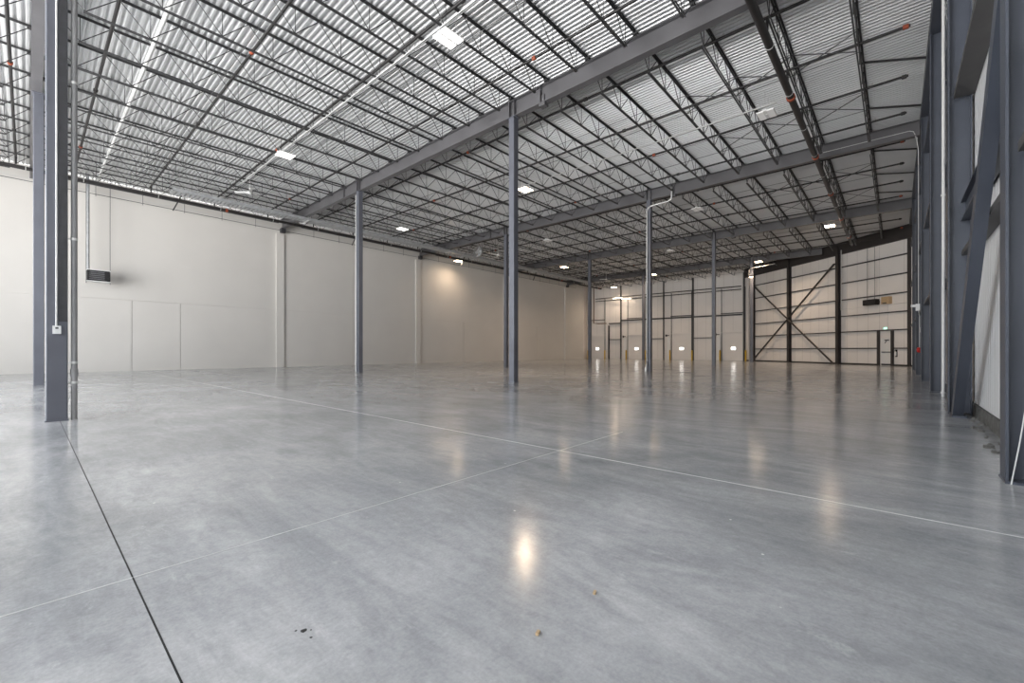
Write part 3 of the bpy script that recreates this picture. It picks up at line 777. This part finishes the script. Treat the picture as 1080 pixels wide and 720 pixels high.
MB().box(1.62, 1.95, .01, .06, 2.75, 2.93).build('housing', M['white'], t, xf=XS)
MB().box(1.65, 1.92, .06, .066, 2.77, 2.91).build('face', M['exit'], t, xf=XS)
# heater louvre and box above, extinguisher
t = tag(empty('unit_heater', tuple(XS @ Vector((2.7, .3, 4.9)))), 'black louvred unit heater on the diagonal wall above the exit door', 'heater')
MB().box(2.2, 3.2, .1, .5, 4.68, 5.12).build('casing', M['black'], t, xf=XS)
mb = MB()
for k in range(4): mb.box(2.28, 3.12, .5, .52, 4.75 + k * .09, 4.78 + k * .09)
mb.build('louvre', M['dark'], t, xf=XS)
MB().tube([(2.4, .3, 5.12), (2.4, .3, 9.2)], .012, 6).tube([(3.0, .3, 5.12), (3.0, .3, 9.2)], .012, 6).build('hanger_rod', M['dark'], t, xf=XS)
MB().box(2.25, 3.15, .0, .1, 4.8, 5.0).build('bracket', M['dark'], t, xf=XS)
t = tag(empty('wall_box', tuple(XS @ Vector((1.62, .1, 4.7)))), 'beige square box beside the louvred heater on the diagonal wall', 'box')
MB().box(1.32, 1.92, 0, .28, 4.68, 5.22).build('case', M['beige'], t, xf=XS)
MB().box(1.5, 1.8, .28, .3, 4.70, 4.78).build('vent', M['dark'], t, xf=XS)
MB().tube([(1.62, .02, 4.68), (1.62, .02, 2.93)], .010, 6).build('cord', M['conduit'], t, xf=XS)
t = tag(empty('fire_extinguisher', tuple(XS @ Vector((1.0, .1, .6)))), 'fire extinguisher on its black backboard right of the exit door', 'fire extinguisher')
MB().box(.93, 1.09, 0, .02, .68, 1.22).build('backboard', M['black'], t, xf=XS)
MB().lathe((1.01, .09, .74), [(0, 0), (.06, .01), (.065, .05), (.065, .28), (.03, .34), (.02, .38), (0, .38)], 14).build('cylinder', M['white'], t, xf=XS)
MB().bar((1.01, .06, 1.13), (1.01, .16, 1.16), .03, .03).tube([(1.01, .1, 1.12), (1.08, .12, 1.08), (1.09, .12, .9)], .010, 6).build('valve_and_hose', M['black'], t, xf=XS)
line_thing('wall_pipe', [tuple(XS @ Vector((5.4, .06, 4.62))), tuple(XS @ Vector((0.15, .06, 4.62)))], .014, M['conduit'], 'thin pale conduit along the diagonal wall below the louvred heater', 'conduit')
line_thing('wall_pipe', [tuple(XS @ Vector((5.35, .22, 4.55))), tuple(XS @ Vector((5.35, .22, 9.6)))], .03, M['conduit'], 'pale vertical pipe beside the right column of the X brace', 'pipe')

# ------------------------------------------------------------------ dock-door wall: doors, posts, girts, guards
DN = ['first from the right', 'second from the right', 'third from the right', 'in the far left corner']
for i, c in enumerate(DOORS):
    a, b = c - DW / 2, c + DW / 2
    t = struct(empty('door_%d' % (i + 2), (UF, c, 0)), 'white sectional dock door, ' + DN[i])
    mb = MB()
    mb.box(UF + .06, UF + .12, a - .1, b + .1, -.05, DH + .2)
    for k in range(6): mb.box(UF + .045, UF + .065, a, b, .01 + k * .53, .01 + k * .53 + .515)
    mb.build('leaf', M['offwhite'], t)
    MB().box(UF + .03, UF + .044, c - .23, c + .23, 1.24, 1.53).build('window_pane', M['daypane'], t)
    MB().box(UF + .025, UF + .045, c - .27, c + .27, 1.20, 1.24).box(UF + .025, UF + .045, c - .27, c + .27, 1.53, 1.57).box(UF + .025, UF + .045, c - .27, c - .23, 1.24, 1.53).box(UF + .025, UF + .045, c + .23, c + .27, 1.24, 1.53).build('window_frame', M['offwhite'], t)
    for s in (a - .06, b + .06): MB().box(UF - .09, UF, s - .03, s + .03, 0, 8.3).build('track', M['dark'] if i != 2 else M['pipe_grey'], t)
    MB().box(UF - .12, UF, a - .05, b + .05, DH, DH + .06).build('header', M['offwhite'], t)
    MB().tube([(UF - .2, a - .1, 5.4), (UF - .2, b + .1, 5.4)], .05, 8).build('torsion_shaft', M['dark'], t)
    for s, nm in ((a - .17, 'right'), (b + .17, 'left')):
        if s > 32.9: continue
        o = MB().lathe((UF - .30, s, 0), [(.085, 0), (.085, 1.12), (.07, 1.18), (.03, 1.21), (0, 1.215)], 16).build('bollard', M['yellow'])
        tag(o, 'yellow bollard %s of the dock door %s' % (nm, DN[i]), 'bollard', 'yellow bollards at the dock doors')
    if i < 3:
        t = tag(empty('dock_light', (UF - .05, b + .55, 3.0)), 'black swing-arm dock light left of the dock door ' + DN[i], 'dock light', 'dock lights')
        MB().bar((UF - .02, b + .72, 3.02), (UF - .35, b + .25, 3.02), .08, .08).build('arm', M['black'], t)
        MB().box(UF - .05, UF, b + .62, b + .82, 2.9, 3.15).build('mount', M['black'], t)
        o = MB().box(UF - .14, UF - .025, b + .16, b + .55, 0, 2.85).build('dock_leaf', M['white'])
        tag(o, 'white upright leaf panel left of the dock door ' + DN[i], 'panel', 'white panels beside the dock doors')
for v, w, z1, l in ((12.72, .16, 9.9, 'thick black post at the right end of the dock-door wall'), (18.3, .16, 9.9, 'black post right of the second dock door from the right'), (21.9, .1, 9.9, 'thin black post between the second and third dock doors from the right'),
                    (27.8, .12, 9.9, 'brown post left of the third dock door from the right'), (29.6, .14, 4.6, 'short black post beside the dock door in the far left corner')):
    o = MB().box(UF - .22, UF - .01, v - w / 2, v + w / 2, 0, z1).build('wall_post', M['steel_brown'])
    tag(o, l, 'post', 'dock wall posts')
for v0, v1, z, h, l in ((12.9, 18.15, 5.2, .16, 'dark header girt over the dock door first from the right'), (18.45, 21.8, 5.2, .16, 'dark header girt over the dock door second from the right'), (22.0, 27.7, 5.2, .16, 'dark header girt over the dock door third from the right'),
                        (27.9, 29.6, 4.85, .14, 'short dark header girt near the far left corner'), (15.9, 18.15, 2.65, .08, 'dark low girt between the first and second dock doors from the right'), (22.0, 24.2, 2.65, .08, 'dark low girt between the second and third dock doors from the right'), (27.9, 29.5, 2.65, .08, 'dark low girt near the far left corner')):
    o = MB().box(UF - .18, UF - .02, v0, v1, z - h / 2, z + h / 2).build('wall_girt', M['steel_brown'])
    tag(o, l, 'girt', 'dock wall girts')
for z, r, l in ((8.35, .05, 'upper of two dark pipes across the dock-door wall'), (8.0, .045, 'lower of two dark pipes across the dock-door wall')):
    t = tag(empty('wall_pipe', (UF - .5, 12.8, z)), l, 'pipe', 'pipes across the dock-door wall')
    MB().tube([(UF - .5, 12.9, z), (UF - .5, 31.5, z)], r, 8).build('tube', M['pipe_black'], t)
    for v in (14, 20, 26, 31): MB().bar((UF - .025, v, z), (UF - .5, v, z), .04, .04).build('bracket', M['pipe_black'], t)
line_thing('wall_pipe', [(UF - .3, 31.9, 9.9), (UF - .3, 31.9, 5.0), (UF - .3, 31.2, 4.9), (UF - .3, 29.9, 4.9)], .07, mat('brown_pipe', (.22, .15, .11), .6), 'brown pipe dropping in the far left corner', 'pipe')
line_thing('gas_pipe', [(GU[4] - .3, RV[0] + .15, 0), (GU[4] - .3, RV[0] + .15, 8.9), (GU[4] - .3, RV[0] - .1, 9.05), (GU[4] - .3, RV[0] - 2.0, 9.2)], .05, M['pipe_grey'], 'grey pipe rising beside the far column at the diagonal wall corner', 'pipe')

# small bits on the floor
def on_floor(px, py):
    Y = 455 * EYE / (py - 369.5); X = (px - 540) / 455 * Y
    return Vector((.6648 * X + .747 * Y, -.747 * X + .6648 * Y, 0))
M['oil'] = mat('oil_stain', (.03, .03, .03), .35)
for i, (px, py, r) in enumerate(((320, 665, .013), (312, 665, .005), (328, 672, .006), (328, 664, .004))):
    c = on_floor(px, py); n = 12
    vs = [(c.x + r * random.uniform(.7, 1.2) * math.cos(2 * PI * k / n), c.y + r * random.uniform(.7, 1.2) * math.sin(2 * PI * k / n), .0008) for k in range(n)]
    tag(MB().add(vs + [(x, y, 0.0001) for x, y, z in vs], [tuple(range(n))] + [(k + n, (k + 1) % n + n, (k + 1) % n, k) for k in range(n)]).build('oil_spot', M['oil']),
        ('largest dark oil spot on the near floor', 'small oil spot left of the largest one', 'small oil spot just below the largest one', 'tiny oil spot right of the largest one')[i], 'oil spot', 'oil spots')
for i, (px, py, l) in enumerate(((568, 669, 'yellowish wood chip on the near floor, lower centre'), (628, 626, 'small yellowish chip on the floor right of lower centre'))):
    c = on_floor(px, py); o = MB().bar(c + Vector((-.012, 0, .006)), c + Vector((.012, .008, .006)), .012, .010).build('wood_chip', M['beige']); tag(o, l, 'chip', 'floor chips')

# ------------------------------------------------------------------ daylight
w = bpy.data.worlds.new('World'); SC.world = w; w.use_nodes = True
bg = w.node_tree.nodes['Background']; bg.inputs['Color'].default_value = (0.93, 0.965, 1.0, 1); bg.inputs['Strength'].default_value = 6.6
# overcast sky above the horizon, an added brighter glow below it to light the deck
wn_, wl_ = w.node_tree.nodes, w.node_tree.links
tcw = wn_.new('ShaderNodeTexCoord'); sep = wn_.new('ShaderNodeSeparateXYZ'); rmp = wn_.new('ShaderNodeValToRGB')
mpr = wn_.new('ShaderNodeMapRange'); mpr.inputs['From Min'].default_value = -1; mpr.inputs['From Max'].default_value = 1
wl_.new(tcw.outputs['Generated'], sep.inputs[0]); wl_.new(sep.outputs['Z'], mpr.inputs['Value']); wl_.new(mpr.outputs['Result'], rmp.inputs['Fac'])
e = rmp.color_ramp.elements
e[0].position = 0.49; e[0].color = (1.7, 1.69, 1.67, 1); e[1].position = 0.51; e[1].color = (0.93, 0.965, 1.0, 1)
wl_.new(rmp.outputs['Color'], bg.inputs['Color'])
def portal(loc, rot, sx, sy):             # portals only guide the sky light through the glazing
    l = bpy.data.lights.new('sky_portal', 'AREA'); l.shape = 'RECTANGLE'; l.size = sx; l.size_y = sy
    l.cycles.is_portal = True
    o = bpy.data.objects.new('sky_portal', l); COL.objects.link(o); o.location = loc; o.rotation_euler = rot
for a, b in OPEN: portal((UB - .24, (a + b) / 2, (LOW.get(a, OZ0) + OZ) / 2), (0, -PI / 2, 0), OZ - LOW.get(a, OZ0), b - a)

vs = SC.view_settings
vs.view_transform = 'Standard'; vs.look = 'None'; vs.gamma = 1; vs.use_curve_mapping = False; vs.exposure = 0.82
SC.cycles.max_bounces = 12; SC.cycles.diffuse_bounces = 9; SC.cycles.glossy_bounces = 3
SC.cycles.use_denoising = True
SC.cycles.sample_clamp_indirect = 8
